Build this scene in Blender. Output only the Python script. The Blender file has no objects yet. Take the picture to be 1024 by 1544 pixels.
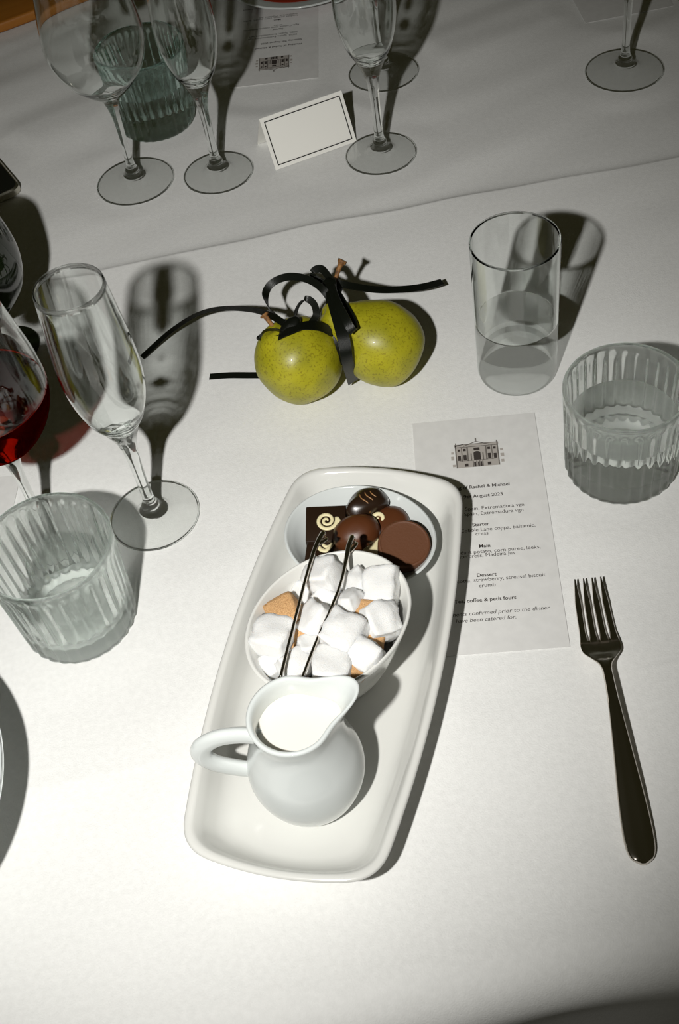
import bpy, bmesh, math, random
from mathutils import Vector, Matrix, noise, Quaternion
S = bpy.context.scene
COL = S.collection
PI = math.pi
random.seed(7)

# ---------------------------------------------------------------- camera
CAM_F, CAM_T, CAM_R, CAM_H = 1874.2, 0.69365, -0.19278, 0.67123      # focal length (px), tilt, roll, height
_fw = Vector((0, math.sin(CAM_T), -math.cos(CAM_T)))
_u0 = Vector((0, math.cos(CAM_T), math.sin(CAM_T)))
_r0 = Vector((1, 0, 0))
_ri = _r0 * math.cos(CAM_R) + _u0 * math.sin(CAM_R)
_up = _u0 * math.cos(CAM_R) - _r0 * math.sin(CAM_R)
cam = bpy.data.cameras.new('camera')
cam.sensor_fit = 'VERTICAL'
cam.sensor_height = 36.0
cam.lens = CAM_F / 1544.0 * 36.0
cam.clip_start = 0.02
cam_o = bpy.data.objects.new('camera', cam)
COL.objects.link(cam_o)
cam_o.matrix_world = Matrix.Translation((0, 0, CAM_H)) @ Matrix((_ri, _up, -_fw)).transposed().to_4x4()
S.camera = cam_o

def at(px, py, z=0.0):
    """the point at height z that stands at this place of the photograph"""
    d = _fw + _ri * ((px - 512) / CAM_F) - _up * ((py - 772) / CAM_F)
    return Vector((0, 0, CAM_H)) + d * ((z - CAM_H) / d.z)

# ---------------------------------------------------------------- world, flash, exposure
W = bpy.data.worlds.new('dim_room')
S.world = W
W.use_nodes = True
W.node_tree.nodes['Background'].inputs[0].default_value = (1.0, 0.92, 0.42, 1)
W.node_tree.nodes['Background'].inputs[1].default_value = 0.016
FLASH = Vector((-0.18, -0.007, 0.715))
FLASH_AIM = Vector((-0.100, 0.620, 0.0))
fl = bpy.data.lights.new('camera_flash', 'SPOT')
fl.energy = 38.0
fl.color = (1.0, 0.985, 0.945)
fl.shadow_soft_size = 0.013
fl.spot_size = math.radians(66.8)
fl.spot_blend = 0.97
fl_o = bpy.data.objects.new('camera_flash', fl)
COL.objects.link(fl_o)
fl_o.location = FLASH
fl_o.rotation_euler = (FLASH_AIM - FLASH).to_track_quat('-Z', 'Y').to_euler()
S.view_settings.view_transform = 'Standard'
S.view_settings.look = 'None'
S.view_settings.exposure = 0.0
S.view_settings.gamma = 1.0
S.view_settings.use_curve_mapping = False
S.cycles.max_bounces = 24
S.cycles.transmission_bounces = 20
S.cycles.transparent_max_bounces = 16
S.cycles.glossy_bounces = 8
S.cycles.diffuse_bounces = 4
S.cycles.sample_clamp_indirect = 6.0

# ---------------------------------------------------------------- materials
def mat(name, col, rough=0.5, metal=0.0, trans=0.0, ior=1.5, coat=0.0, spec=0.5, sheen=0.0, sss=0.0):
    m = bpy.data.materials.new(name)
    m.use_nodes = True
    b = m.node_tree.nodes['Principled BSDF']
    b.inputs['Base Color'].default_value = (*col, 1)
    b.inputs['Roughness'].default_value = rough
    b.inputs['Metallic'].default_value = metal
    b.inputs['Transmission Weight'].default_value = trans
    b.inputs['IOR'].default_value = ior
    b.inputs['Coat Weight'].default_value = coat
    b.inputs['Coat Roughness'].default_value = 0.05
    b.inputs['Specular IOR Level'].default_value = spec
    b.inputs['Sheen Weight'].default_value = sheen
    if sss:
        b.inputs['Subsurface Weight'].default_value = sss
        b.inputs['Subsurface Scale'].default_value = 0.004
        b.inputs['Subsurface Radius'].default_value = (1, 0.9, 0.8)
    return m

def nodes(m):
    return m.node_tree.nodes, m.node_tree.links, m.node_tree.nodes['Principled BSDF']

def vary(m, scale, c0, c1, lo=0.35, hi=0.65, detail=4, stretch=None):
    """colour from object-space noise between two colours"""
    N, L, b = nodes(m)
    tc = N.new('ShaderNodeTexCoord')
    no = N.new('ShaderNodeTexNoise')
    no.inputs['Scale'].default_value = scale
    no.inputs['Detail'].default_value = detail
    rp = N.new('ShaderNodeValToRGB')
    rp.color_ramp.elements[0].position = lo
    rp.color_ramp.elements[1].position = hi
    rp.color_ramp.elements[0].color = (*c0, 1)
    rp.color_ramp.elements[1].color = (*c1, 1)
    src = tc.outputs['Object']
    if stretch:
        mp = N.new('ShaderNodeMapping')
        mp.inputs['Scale'].default_value = stretch
        L.new(src, mp.inputs['Vector'])
        src = mp.outputs['Vector']
    L.new(src, no.inputs['Vector'])
    L.new(no.outputs['Fac'], rp.inputs['Fac'])
    L.new(rp.outputs['Color'], b.inputs['Base Color'])
    return rp

def bump(m, scale, strength, dist=0.001, detail=3, kind='noise'):
    N, L, b = nodes(m)
    tc = N.new('ShaderNodeTexCoord')
    if kind == 'noise':
        t = N.new('ShaderNodeTexNoise')
        t.inputs['Detail'].default_value = detail
        out = t.outputs['Fac']
    else:
        t = N.new('ShaderNodeTexVoronoi')
        out = t.outputs['Distance']
    t.inputs['Scale'].default_value = scale
    bp = N.new('ShaderNodeBump')
    bp.inputs['Strength'].default_value = strength
    bp.inputs['Distance'].default_value = dist
    L.new(tc.outputs['Object'], t.inputs['Vector'])
    L.new(out, bp.inputs['Height'])
    L.new(bp.outputs['Normal'], b.inputs['Normal'])

M = {}
M['cloth'] = mat('white_linen', (0.80, 0.80, 0.785), 0.9, sheen=0.05, spec=0.15)
vary(M['cloth'], 260, (0.775, 0.775, 0.76), (0.825, 0.825, 0.81), 0.3, 0.7, 3)
bump(M['cloth'], 900, 0.35, 0.0006, 4)
M['ceramic'] = mat('glazed_white_ceramic', (0.67, 0.67, 0.64), 0.16, coat=0.3)
M['ceramic_cool'] = mat('glazed_bone_china', (0.62, 0.65, 0.64), 0.14, coat=0.3)
def dielectric(name, col, ior):
    m = bpy.data.materials.new(name); m.use_nodes = True
    N = m.node_tree.nodes; N.remove(N['Principled BSDF'])
    g = N.new('ShaderNodeBsdfGlass')
    g.inputs['Color'].default_value = (*col, 1); g.inputs['Roughness'].default_value = 0.0; g.inputs['IOR'].default_value = ior
    m.node_tree.links.new(g.outputs[0], N['Material Output'].inputs[0])
    return m
M['glass'] = dielectric('clear_glass', (0.985, 0.995, 0.99), 1.48)
def clear_wall(name, tint, bent, ior, edge=0.3, power=3.0, solid=0.3):
    """moulded glass: mirror-like by Fresnel, most of the rest passes straight through the wall, some is bent"""
    m = bpy.data.materials.new(name); m.use_nodes = True
    N = m.node_tree.nodes; L = m.node_tree.links; N.remove(N['Principled BSDF'])
    tr = N.new('ShaderNodeBsdfTransparent'); tr.inputs['Color'].default_value = (*tint, 1)
    rf = N.new('ShaderNodeBsdfGlass'); rf.inputs['Color'].default_value = (*tint, 1); rf.inputs['Roughness'].default_value = 0.0; rf.inputs['IOR'].default_value = ior
    gl = N.new('ShaderNodeBsdfGlossy'); gl.inputs['Roughness'].default_value = 0.02
    lw = N.new('ShaderNodeLayerWeight'); lw.inputs['Blend'].default_value = 0.5       # Schlick's Fresnel, the same from both sides of a thin wall
    pw = N.new('ShaderNodeMath'); pw.operation = 'POWER'; pw.inputs[1].default_value = 5.0
    f0 = ((ior - 1) / (ior + 1)) ** 2
    fr = N.new('ShaderNodeMath'); fr.operation = 'MULTIPLY_ADD'; fr.inputs[1].default_value = 1 - f0; fr.inputs[2].default_value = f0
    L.new(lw.outputs['Facing'], pw.inputs[0]); L.new(pw.outputs[0], fr.inputs[0])
    m1 = N.new('ShaderNodeMixShader'); m1.inputs[0].default_value = bent
    # a slanting ray crosses more glass, so the wall dims towards its silhouette
    p2 = N.new('ShaderNodeMath'); p2.operation = 'POWER'; p2.inputs[1].default_value = power
    mc = N.new('ShaderNodeMix'); mc.data_type = 'RGBA'
    mc.inputs[6].default_value = (*tint, 1); mc.inputs[7].default_value = (*[c * (1 - edge) for c in tint], 1)
    L.new(lw.outputs['Facing'], p2.inputs[0]); L.new(p2.outputs[0], mc.inputs['Factor']); L.new(mc.outputs[2], tr.inputs['Color'])
    m2 = N.new('ShaderNodeMixShader')
    # part of the wall mirrors like solid glass (with total reflection inside), which draws its rims and ribs
    fs = N.new('ShaderNodeFresnel'); fs.inputs['IOR'].default_value = ior
    mf = N.new('ShaderNodeMix'); mf.data_type = 'FLOAT'; mf.inputs['Factor'].default_value = solid
    L.new(fr.outputs[0], mf.inputs[2]); L.new(fs.outputs[0], mf.inputs[3])
    L.new(tr.outputs[0], m1.inputs[1]); L.new(rf.outputs[0], m1.inputs[2])
    L.new(mf.outputs[0], m2.inputs[0]); L.new(m1.outputs[0], m2.inputs[1]); L.new(gl.outputs[0], m2.inputs[2])
    L.new(m2.outputs[0], N['Material Output'].inputs[0])
    return m
def part_clear(name, col, ior, bent, deep=None):
    """glass of which one share bends the light and the rest lets it straight through"""
    m = dielectric(name, deep or col, ior)
    N = m.node_tree.nodes; L = m.node_tree.links
    g = next(n_ for n_ in N if n_.type == 'BSDF_GLASS')
    tr = N.new('ShaderNodeBsdfTransparent'); tr.inputs['Color'].default_value = (*col, 1)
    mx = N.new('ShaderNodeMixShader'); mx.inputs[0].default_value = bent
    L.new(tr.outputs[0], mx.inputs[1]); L.new(g.outputs[0], mx.inputs[2]); L.new(mx.outputs[0], N['Material Output'].inputs[0])
    return m
M['pressed'] = part_clear('pressed_glass', (0.97, 0.99, 0.98), 1.48, 0.72)
M['pressed_clear'] = part_clear('heavy_pressed_glass', (0.97, 0.985, 0.975), 1.48, 0.82)
M['pressed_green'] = part_clear('green_tinged_glass', (0.90, 0.97, 0.95), 1.48, 0.93)
M['tumbler'] = part_clear('straight_glass', (0.985, 0.995, 0.99), 1.48, 0.38)
M['foot_glass'] = clear_wall('thin_foot_glass', (0.985, 0.99, 0.985), 0.05, 1.48, 0.2, 5.0, 0.04)
M['water'] = part_clear('water', (0.99, 1.0, 0.995), 1.36, 0.55)
M['wine'] = dielectric('red_wine', (0.22, 0.022, 0.006), 1.36)
M['wine_bowl'] = part_clear('glass_wet_with_red_wine', (0.60, 0.010, 0.002), 1.40, 0.52, (0.08, 0.003, 0.001))
M['lip_glass'] = part_clear('thin_lip_glass', (0.99, 0.995, 0.99), 1.48, 0.5)
m = M['water_wall'] = bpy.data.materials.new('water_against_glass'); m.use_nodes = True      # nearly the same index as the glass: nothing to see
m.node_tree.nodes.remove(m.node_tree.nodes['Principled BSDF'])
m.node_tree.links.new(m.node_tree.nodes.new('ShaderNodeBsdfTransparent').outputs[0], m.node_tree.nodes['Material Output'].inputs[0])
M['wine_wall'] = m
M['milk'] = mat('milk', (0.74, 0.72, 0.66), 0.25, sss=0.2)
M['paper'] = mat('menu_paper', (0.60, 0.595, 0.585), 0.75, spec=0.2)
vary(M['paper'], 120, (0.67, 0.665, 0.65), (0.71, 0.705, 0.69))
M['card'] = mat('card_stock', (0.84, 0.83, 0.78), 0.7, spec=0.2)
M['ink'] = mat('printing_ink', (0.05, 0.042, 0.038), 0.7, spec=0.1)
M['ink_soft'] = mat('light_printing_ink', (0.16, 0.145, 0.13), 0.7, spec=0.1)
M['ink_wash'] = mat('sepia_wash_ink', (0.40, 0.37, 0.34), 0.8, spec=0.1)
M['ink_black'] = mat('black_border_ink', (0.012, 0.011, 0.01), 0.5, spec=0.2)
M['green_glass'] = mat('dark_green_glass', (0.006, 0.010, 0.004), 0.04, spec=0.6, coat=0.3)
M['steel'] = mat('polished_steel', (0.66, 0.61, 0.55), 0.16, metal=1.0)
bump(M['steel'], 220, 0.05, 0.0004, 2)
M['sugar'] = mat('white_sugar', (0.76, 0.76, 0.75), 0.8, spec=0.3, sss=0.5)
bump(M['sugar'], 34, 0.6, 0.0007, 5)
M['brown_sugar'] = mat('brown_sugar', (0.62, 0.36, 0.16), 0.7, spec=0.3)
vary(M['brown_sugar'], 38, (0.42, 0.20, 0.07), (0.78, 0.50, 0.25), 0.3, 0.7)
bump(M['brown_sugar'], 38, 0.9, 0.0007, 4)
M['dark_choc'] = mat('dark_chocolate', (0.020, 0.010, 0.005), 0.30, coat=0.15)
M['milk_choc'] = mat('milk_chocolate', (0.085, 0.026, 0.008), 0.38, coat=0.1)
bump(M['milk_choc'], 500, 0.10, 0.0005, 3)
M['cocoa'] = mat('cocoa_dusted_chocolate', (0.105, 0.036, 0.012), 0.6)
bump(M['cocoa'], 700, 0.25, 0.0005, 3)
M['white_choc'] = mat('white_chocolate', (0.74, 0.66, 0.40), 0.45)
M['caramel'] = mat('caramel_drizzle', (0.30, 0.15, 0.055), 0.4)
M['ribbon'] = mat('black_satin', (0.004, 0.005, 0.003), 0.38, spec=0.28)
bump(M['ribbon'], 1600, 0.35, 0.0004, 2)
M['stem'] = mat('pear_stem', (0.20, 0.085, 0.02), 0.7)
vary(M['stem'], 300, (0.09, 0.035, 0.008), (0.30, 0.14, 0.04))
M['phone_glass'] = mat('black_screen', (0.008, 0.009, 0.007), 0.08)
M['phone_edge'] = mat('silver_edge', (0.60, 0.58, 0.50), 0.3, metal=1.0)
M['oak'] = mat('orange_brown_wood', (0.38, 0.14, 0.015), 0.5)
vary(M['oak'], 9, (0.34, 0.12, 0.012), (0.43, 0.165, 0.02), 0.3, 0.7, 5, (1, 12, 12))
M['floorwood'] = mat('dark_floor_wood', (0.09, 0.045, 0.02), 0.5)
vary(M['floorwood'], 6, (0.07, 0.034, 0.014), (0.12, 0.06, 0.027), 0.3, 0.7, 5, (1, 9, 1))
M['berry'] = mat('red_berry_sauce', (0.20, 0.02, 0.008), 0.2, coat=0.3)

# pear skin: yellow-green with darker freckles and a few russet marks
m = M['pear'] = mat('green_pear_skin', (0.30, 0.32, 0.03), 0.42, coat=0.08)
N, L, b = nodes(m)
tc = N.new('ShaderNodeTexCoord')
n1 = N.new('ShaderNodeTexNoise'); n1.inputs['Scale'].default_value = 45; n1.inputs['Detail'].default_value = 3
r1 = N.new('ShaderNodeValToRGB')
r1.color_ramp.elements[0].position = 0.3; r1.color_ramp.elements[0].color = (0.245, 0.232, 0.006, 1)
r1.color_ramp.elements[1].position = 0.7; r1.color_ramp.elements[1].color = (0.39, 0.355, 0.012, 1)
v1 = N.new('ShaderNodeTexNoise'); v1.inputs['Scale'].default_value = 620; v1.inputs['Detail'].default_value = 1
r2 = N.new('ShaderNodeValToRGB')
r2.color_ramp.elements[0].position = 0.30; r2.color_ramp.elements[0].color = (0.62, 0.57, 0.45, 1)
r2.color_ramp.elements[1].position = 0.46; r2.color_ramp.elements[1].color = (1, 1, 1, 1)
mx = N.new('ShaderNodeMix'); mx.data_type = 'RGBA'; mx.blend_type = 'MULTIPLY'; mx.inputs['Factor'].default_value = 0.9
n3 = N.new('ShaderNodeTexNoise'); n3.inputs['Scale'].default_value = 75; n3.inputs['Detail'].default_value = 4
r3 = N.new('ShaderNodeValToRGB')
r3.color_ramp.elements[0].position = 0.715; r3.color_ramp.elements[0].color = (0, 0, 0, 1)
r3.color_ramp.elements[1].position = 0.745; r3.color_ramp.elements[1].color = (1, 1, 1, 1)
mx2 = N.new('ShaderNodeMix'); mx2.data_type = 'RGBA'
mx2.inputs[7].default_value = (0.13, 0.045, 0.006, 1)
for n_ in (n1, v1, n3):
    L.new(tc.outputs['Object'], n_.inputs['Vector'])
L.new(n1.outputs['Fac'], r1.inputs['Fac']); L.new(v1.outputs['Fac'], r2.inputs['Fac'])
L.new(r1.outputs['Color'], mx.inputs[6]); L.new(r2.outputs['Color'], mx.inputs[7])
L.new(n3.outputs['Fac'], r3.inputs['Fac']); L.new(r3.outputs['Color'], mx2.inputs['Factor'])
L.new(mx.outputs[2], mx2.inputs[6]); L.new(mx2.outputs[2], b.inputs['Base Color'])

# ---------------------------------------------------------------- helpers
def tag(o, label=None, cat=None, group=None, kind=None):
    if label: o['label'] = label
    if cat: o['category'] = cat
    if group: o['group'] = group
    if kind: o['kind'] = kind
    return o

def thing(name, label, cat, loc=(0, 0, 0), rotz=0.0, group=None):
    o = bpy.data.objects.new(name, None)
    o.empty_display_size = 0.02
    COL.objects.link(o)
    o.location = loc
    o.rotation_euler = (0, 0, rotz)
    return tag(o, label, cat, group)

def obj(name, vf, material, parent=None, smooth=True, auto=None, recalc=True):
    me = bpy.data.meshes.new(name)
    me.from_pydata([tuple(v) for v in vf[0]], [], vf[1])
    me.update()
    if recalc:
        bm = bmesh.new(); bm.from_mesh(me)
        bmesh.ops.recalc_face_normals(bm, faces=bm.faces)
        bm.to_mesh(me); bm.free()
    if smooth:
        me.shade_smooth()
        if auto is not None:
            me.set_sharp_from_angle(angle=math.radians(auto))
    me.materials.append(M[material] if isinstance(material, str) else material)
    o = bpy.data.objects.new(name, me)
    COL.objects.link(o)
    o.parent = parent
    return o

def copy_tree(o, parent=None):
    c = o.copy(); COL.objects.link(c); c.parent = parent
    for ch in o.children: copy_tree(ch, c)
    return c

def join(*parts):
    V, F = [], []
    for v, f in parts:
        k = len(V); V += list(v); F += [tuple(i + k for i in q) for q in f]
    return V, F

def xf(vf, mtx):
    return [mtx @ Vector(v) for v in vf[0]], vf[1]

def smooth_profile(pts, n=6):
    """Catmull-Rom through (r, z) points"""
    out = []
    P = [Vector((p[0], p[1], 0)) for p in pts]
    for i in range(len(P) - 1):
        a, b_, c, d = P[max(i - 1, 0)], P[i], P[i + 1], P[min(i + 2, len(P) - 1)]
        for k in range(n):
            t = k / n
            q = 0.5 * ((2 * b_) + (c - a) * t + (2 * a - 5 * b_ + 4 * c - d) * t * t + (3 * b_ - a - 3 * c + d) * t ** 3)
            out.append((max(q.x, 0), q.y))
    out.append(pts[-1])
    return out

def lathe(profile, n=64, sx=1.0, sy=1.0, mod=None):
    V, F, rows = [], [], []
    for r, z in profile:
        if r < 1e-7:
            rows.append([len(V)]); V.append((0, 0, z))
        else:
            row = []
            for i in range(n):
                a = 2 * PI * i / n
                rr, zz = (r, z) if mod is None else mod(r, z, a)
                row.append(len(V)); V.append((rr * math.cos(a) * sx, rr * math.sin(a) * sy, zz))
            rows.append(row)
    for A, B in zip(rows, rows[1:]):
        for i in range(n):
            j = (i + 1) % n
            if len(A) == 1 and len(B) == 1: continue
            if len(A) == 1: F.append((A[0], B[j], B[i]))
            elif len(B) == 1: F.append((A[i], A[j], B[0]))
            else: F.append((A[i], A[j], B[j], B[i]))
    return V, F

def crv(pts, n=8):
    P = [Vector(p) for p in pts]
    out = []
    for i in range(len(P) - 1):
        a, b_, c, d = P[max(i - 1, 0)], P[i], P[i + 1], P[min(i + 2, len(P) - 1)]
        for k in range(n):
            t = k / n
            out.append(0.5 * ((2 * b_) + (c - a) * t + (2 * a - 5 * b_ + 4 * c - d) * t * t + (3 * b_ - a - 3 * c + d) * t ** 3))
    out.append(P[-1])
    return out

def tube(path, rad, n=10, hint=Vector((0, 0, 1)), flat=1.0, cap=True):
    """rad: number or list; flat scales the binormal axis"""
    V, F, rows = [], [], []
    m_ = len(path)
    for i, p in enumerate(path):
        t = (path[min(i + 1, m_ - 1)] - path[max(i - 1, 0)]).normalized()
        s = t.cross(hint)
        if s.length < 1e-4: s = t.cross(Vector((0.31, 0.9, 0.1)))
        s.normalize(); u = s.cross(t)
        r = rad[i] if isinstance(rad, (list, tuple)) else rad
        row = []
        for k in range(n):
            a = 2 * PI * k / n
            row.append(len(V)); V.append(p + s * (math.cos(a) * r) + u * (math.sin(a) * r * flat))
        rows.append(row)
    for A, B in zip(rows, rows[1:]):
        for k in range(n):
            j = (k + 1) % n
            F.append((A[k], A[j], B[j], B[k]))
    if cap:
        F.append(tuple(rows[0])); F.append(tuple(reversed(rows[-1])))
    return V, F

def strip(path, width, wdirs, th=0.0005, slant=(0, 0)):
    """a ribbon: path points, half-width vectors from wdirs (one or list)"""
    V, F = [], []
    m_ = len(path)
    for i, p in enumerate(path):
        t = (path[min(i + 1, m_ - 1)] - path[max(i - 1, 0)]).normalized()
        if isinstance(wdirs, list):
            f = i / (m_ - 1) * (len(wdirs) - 1); k = min(int(f), len(wdirs) - 2); f -= k
            w = wdirs[k].lerp(wdirs[k + 1], f)
        else: w = wdirs
        w = (w - t * w.dot(t)).normalized()
        nn = t.cross(w)
        sl = slant[0] if i == 0 else (slant[1] if i == m_ - 1 else 0)
        for s, h in ((-1, -1), (1, -1), (1, 1), (-1, 1)):
            V.append(p + w * (s * width / 2) + nn * (h * th / 2) + t * (sl * s))
    for i in range(m_ - 1):
        a, b_ = 4 * i, 4 * i + 4
        for k in range(4):
            j = (k + 1) % 4
            F.append((a + k, a + j, b_ + j, b_ + k))
    F.append((0, 3, 2, 1)); e = 4 * (m_ - 1); F.append((e, e + 1, e + 2, e + 3))
    return V, F

def box(x0, x1, y0, y1, z0, z1):
    V = [(x, y, z) for z in (z0, z1) for y in (y0, y1) for x in (x0, x1)]
    return V, [(0, 2, 3, 1), (4, 5, 7, 6), (0, 1, 5, 4), (2, 6, 7, 3), (0, 4, 6, 2), (1, 3, 7, 5)]

def bevbox(x0, x1, y0, y1, z0, z1, r, seg=3):
    bm = bmesh.new()
    v, f = box(x0, x1, y0, y1, z0, z1)
    vs = [bm.verts.new(q) for q in v]
    for q in f: bm.faces.new([vs[i] for i in q])
    bmesh.ops.bevel(bm, geom=bm.edges[:], offset=r, segments=seg, profile=0.5, affect='EDGES')
    bm.verts.ensure_lookup_table(); bm.verts.index_update()
    out = [v.co.copy() for v in bm.verts], [tuple(v.index for v in q.verts) for q in bm.faces]
    bm.free()
    return out

# ---------------------------------------------------------------- floor, table, cloth
T_Y0, T_Y1, T_X = 0.205, 1.46, 1.15
fl_ = obj('floor', box(-2.6, 2.6, -1.2, 3.2, -0.80, -0.745), 'floorwood', smooth=False)
tag(fl_, 'dark brown wooden floor under the table', kind='structure')

tb = thing('dining_table', 'long dining table hidden under the white cloth', 'table', (0, (T_Y0 + T_Y1) / 2, -0.745))
hy = (T_Y1 - T_Y0) / 2
obj('table_top', box(-T_X + .012, T_X - .012, -hy + .012, hy - .012, 0.705, 0.734), 'floorwood', tb, False)
for sx in (-1, 1):
    for sy in (-1, 1):
        x, y = sx * (T_X - .12), sy * (hy - .12)
        obj('leg', box(x - .03, x + .03, y - .03, y + .03, 0, 0.705), 'floorwood', tb, False)

FLAT = []          # places where things stand: the cloth lies flat there  (x, y, radius)
def cloth_z(x, y):
    w = 0.0
    for yc, h, s1, s2, ph in ((0.8775, 0.0024, 0.040, 0.0042, 0.3), (0.389, 0.0010, 0.030, 0.010, 1.7)):
        yy = yc + 0.003 * math.sin(x * 9 + ph) + 0.0025 * noise.noise(Vector((x * 14, ph, 0)))
        d = y - yy
        amp = h * (0.8 + 0.5 * noise.noise(Vector((x * 4.0, ph + 5, 0))))
        w += amp * math.exp(-abs(d) / (s1 if d < 0 else s2))
    far = min(max((y - 0.85) / 0.3, 0), 1)
    w += (0.0011 + 0.0058 * far) * noise.noise(Vector((x * 2.4 + 44.71, (y - .28 * x) * 13 + 1.531, 0.4)))
    w += (0.0006 + 0.0020 * far) * noise.noise(Vector((x * 5.0 + 43.41, (y - .3 * x) * 26 + 3.062, 2.4)))
    w += 0.0004 * noise.noise(Vector((x * 16, y * 22, 7.4)))
    k = 1.0
    for fx, fy, fr in FLAT:
        d = math.hypot(x - fx, y - fy)
        if d < fr + 0.03:
            k = min(k, max(0.0, (d - fr) / 0.03)) if d > fr else 0.0
    k = k * k * (3 - 2 * k)
    return w * k - 0.0006

# ---------------------------------------------------------------- stemware
def split_lathe(parent, prof_outer, prof_inner, z_foot, z_bowl, n=72, material='glass', fill=None):
    """foot / stem / bowl share their seams, so together they are one closed glass skin"""
    i0 = max(i for i, q in enumerate(prof_outer) if q[1] <= z_foot and i < len(prof_outer))
    # the outer profile runs from the centre below, over the foot's rim and up the stem to the lip
    k_foot = next(i for i, q in enumerate(prof_outer) if q[1] >= z_foot and q[0] < 0.012)
    k_bowl = next(i for i, q in enumerate(prof_outer) if q[1] >= z_bowl)
    rf = max(q[0] for q in prof_outer[:k_foot])
    k1 = next(i for i, q in enumerate(prof_outer) if q[0] > rf - 0.0016)               # where the foot's thickened edge begins
    k2 = max(i for i, q in enumerate(prof_outer[:k_foot]) if q[0] > prof_outer[k1][0])
    a = obj('foot', join(lathe(prof_outer[:k1 + 1], n), lathe(prof_outer[k2:k_foot + 1], n)), 'foot_glass', parent, recalc=False)
    obj('foot_edge', lathe(prof_outer[k1:k2 + 1], n), material, parent, recalc=False)
    b_ = obj('stem', lathe(prof_outer[k_foot:k_bowl + 1], n), material, parent, recalc=False)
    if fill:
        k_fill = next(i for i, q in enumerate(prof_outer) if q[1] >= fill)
        obj('filled_bowl', lathe(prof_outer[k_bowl:k_fill + 1], n), 'wine_bowl', parent, recalc=False)
        k_bowl = k_fill
    c = obj('bowl', join(lathe(prof_outer[k_bowl:-1], n), lathe(prof_inner[3:], n)), 'glass', parent, recalc=False)
    obj('rim', lathe(prof_outer[-2:] + prof_inner[:4], n), 'lip_glass', parent, recalc=False)
    return a, b_, c

def foot_profile(r):
    under = smooth_profile([(0, 0.0018), (r * .4, 0.0016), (r * .75, 0.0009), (r - .0028, 0.0002), (r - .0015, 0.0)], 4)
    top = smooth_profile([(r, 0.0007), (r - .0009, 0.0014), (r - .0016, .0016), (r * .85, 0.0023), (r * .6, 0.0033), (r * .42, 0.0043), (0.0125, 0.0055), (0.0095, 0.0074)], 5)
    return under + top

FLUTE_STEM = [(0.0072, 0.0088), (0.0062, 0.0112), (0.0064, 0.0140), (0.0050, 0.0168), (0.0042, 0.022), (0.0040, 0.04), (0.0044, 0.06), (0.0060, 0.076), (0.0085, 0.085)]
FLUTE_BOWL = [(0.0133, 0.096), (0.0195, 0.108), (0.0248, 0.127), (0.0264, 0.145), (0.0254, 0.168), (0.0235, 0.190), (0.0217, 0.2135)]
WINE_STEM = [(0.0072, 0.0088), (0.0064, 0.0112), (0.0064, 0.0140), (0.0046, 0.0175), (0.0037, 0.026), (0.0035, 0.05), (0.0042, 0.070), (0.0070, 0.084), (0.0110, 0.090)]
WINE_BOWL = [(0.0200, 0.0975), (0.0300, 0.108), (0.0385, 0.122), (0.0430, 0.139), (0.0424, 0.157), (0.0390, 0.180), (0.0342, 0.207)]

def glass_profiles(r, stem, bowl, th, zin):
    outer = foot_profile(r) + smooth_profile(stem + bowl, 5)
    lip = bowl[-1]
    inner = [(lip[0] - th * .2, lip[1] + th * .45), (lip[0] - th * .8, lip[1] + th * .45), (lip[0] - th, lip[1])]
    ip = [(q[0] - th, q[1]) for q in reversed(bowl[1:-1])]
    rest = [(max(bowl[0][0] - 2.0 * th, 0.004), bowl[0][1] + th * 0.9), (bowl[0][0] * 0.40, zin + 0.0006), (0, zin)]
    inner += smooth_profile([(lip[0] - th, lip[1])] + ip + rest, 5)[1:]
    return outer, inner

def split_inner(inner, z):
    """the inside profile above and below a liquid's surface; both share the ring at height z"""
    for k in range(len(inner) - 1):
        (r1, z1), (r0, z0) = inner[k], inner[k + 1]
        if z0 < z <= z1:
            ring = (r0 + (r1 - r0) * (z - z0) / (z1 - z0), z)
            return inner[:k + 1] + [ring], [ring] + inner[k + 1:]

def liquid(name, lower, material, parent, label, n=72, mod=None):
    """closed body of liquid: open surface plus the skin it shares with the glass"""
    rr, z = lower[0]
    o = obj(name, lathe([(0, z), (rr * .5, z), (rr * .9, z), (rr, z)] + lower[1:], n, mod=mod), material, parent, True, 40)
    me = o.data
    me.materials.append(M[material + '_wall'])
    for p in me.polygons:
        p.material_index = 0 if all(abs(me.vertices[v].co.z - z) < 1e-6 for v in p.vertices) else 1
    return tag(o, label)

def flute(loc, label):
    t = thing('champagne_flute', label, 'champagne flute', (loc[0], loc[1], 0))
    o, i = glass_profiles(0.0328, FLUTE_STEM, FLUTE_BOWL, 0.0014, 0.0935)
    split_lathe(t, o, i, 0.0074, 0.085)
    FLAT.append((loc[0], loc[1], 0.035))
    return t

def wine_glass(loc, label, fill=None, r=0.0366):
    t = thing('wine_glass', label, 'wine glass', (loc[0], loc[1], 0))
    o, i = glass_profiles(r, WINE_STEM, WINE_BOWL, 0.0014, 0.0945)
    if fill:
        i, low = split_inner(i, fill)
        liquid('red_wine', low, 'wine', t, 'dark red wine')
    split_lathe(t, o, i, 0.0074, 0.0895, fill=fill)
    FLAT.append((loc[0], loc[1], 0.04))
    return t

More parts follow.
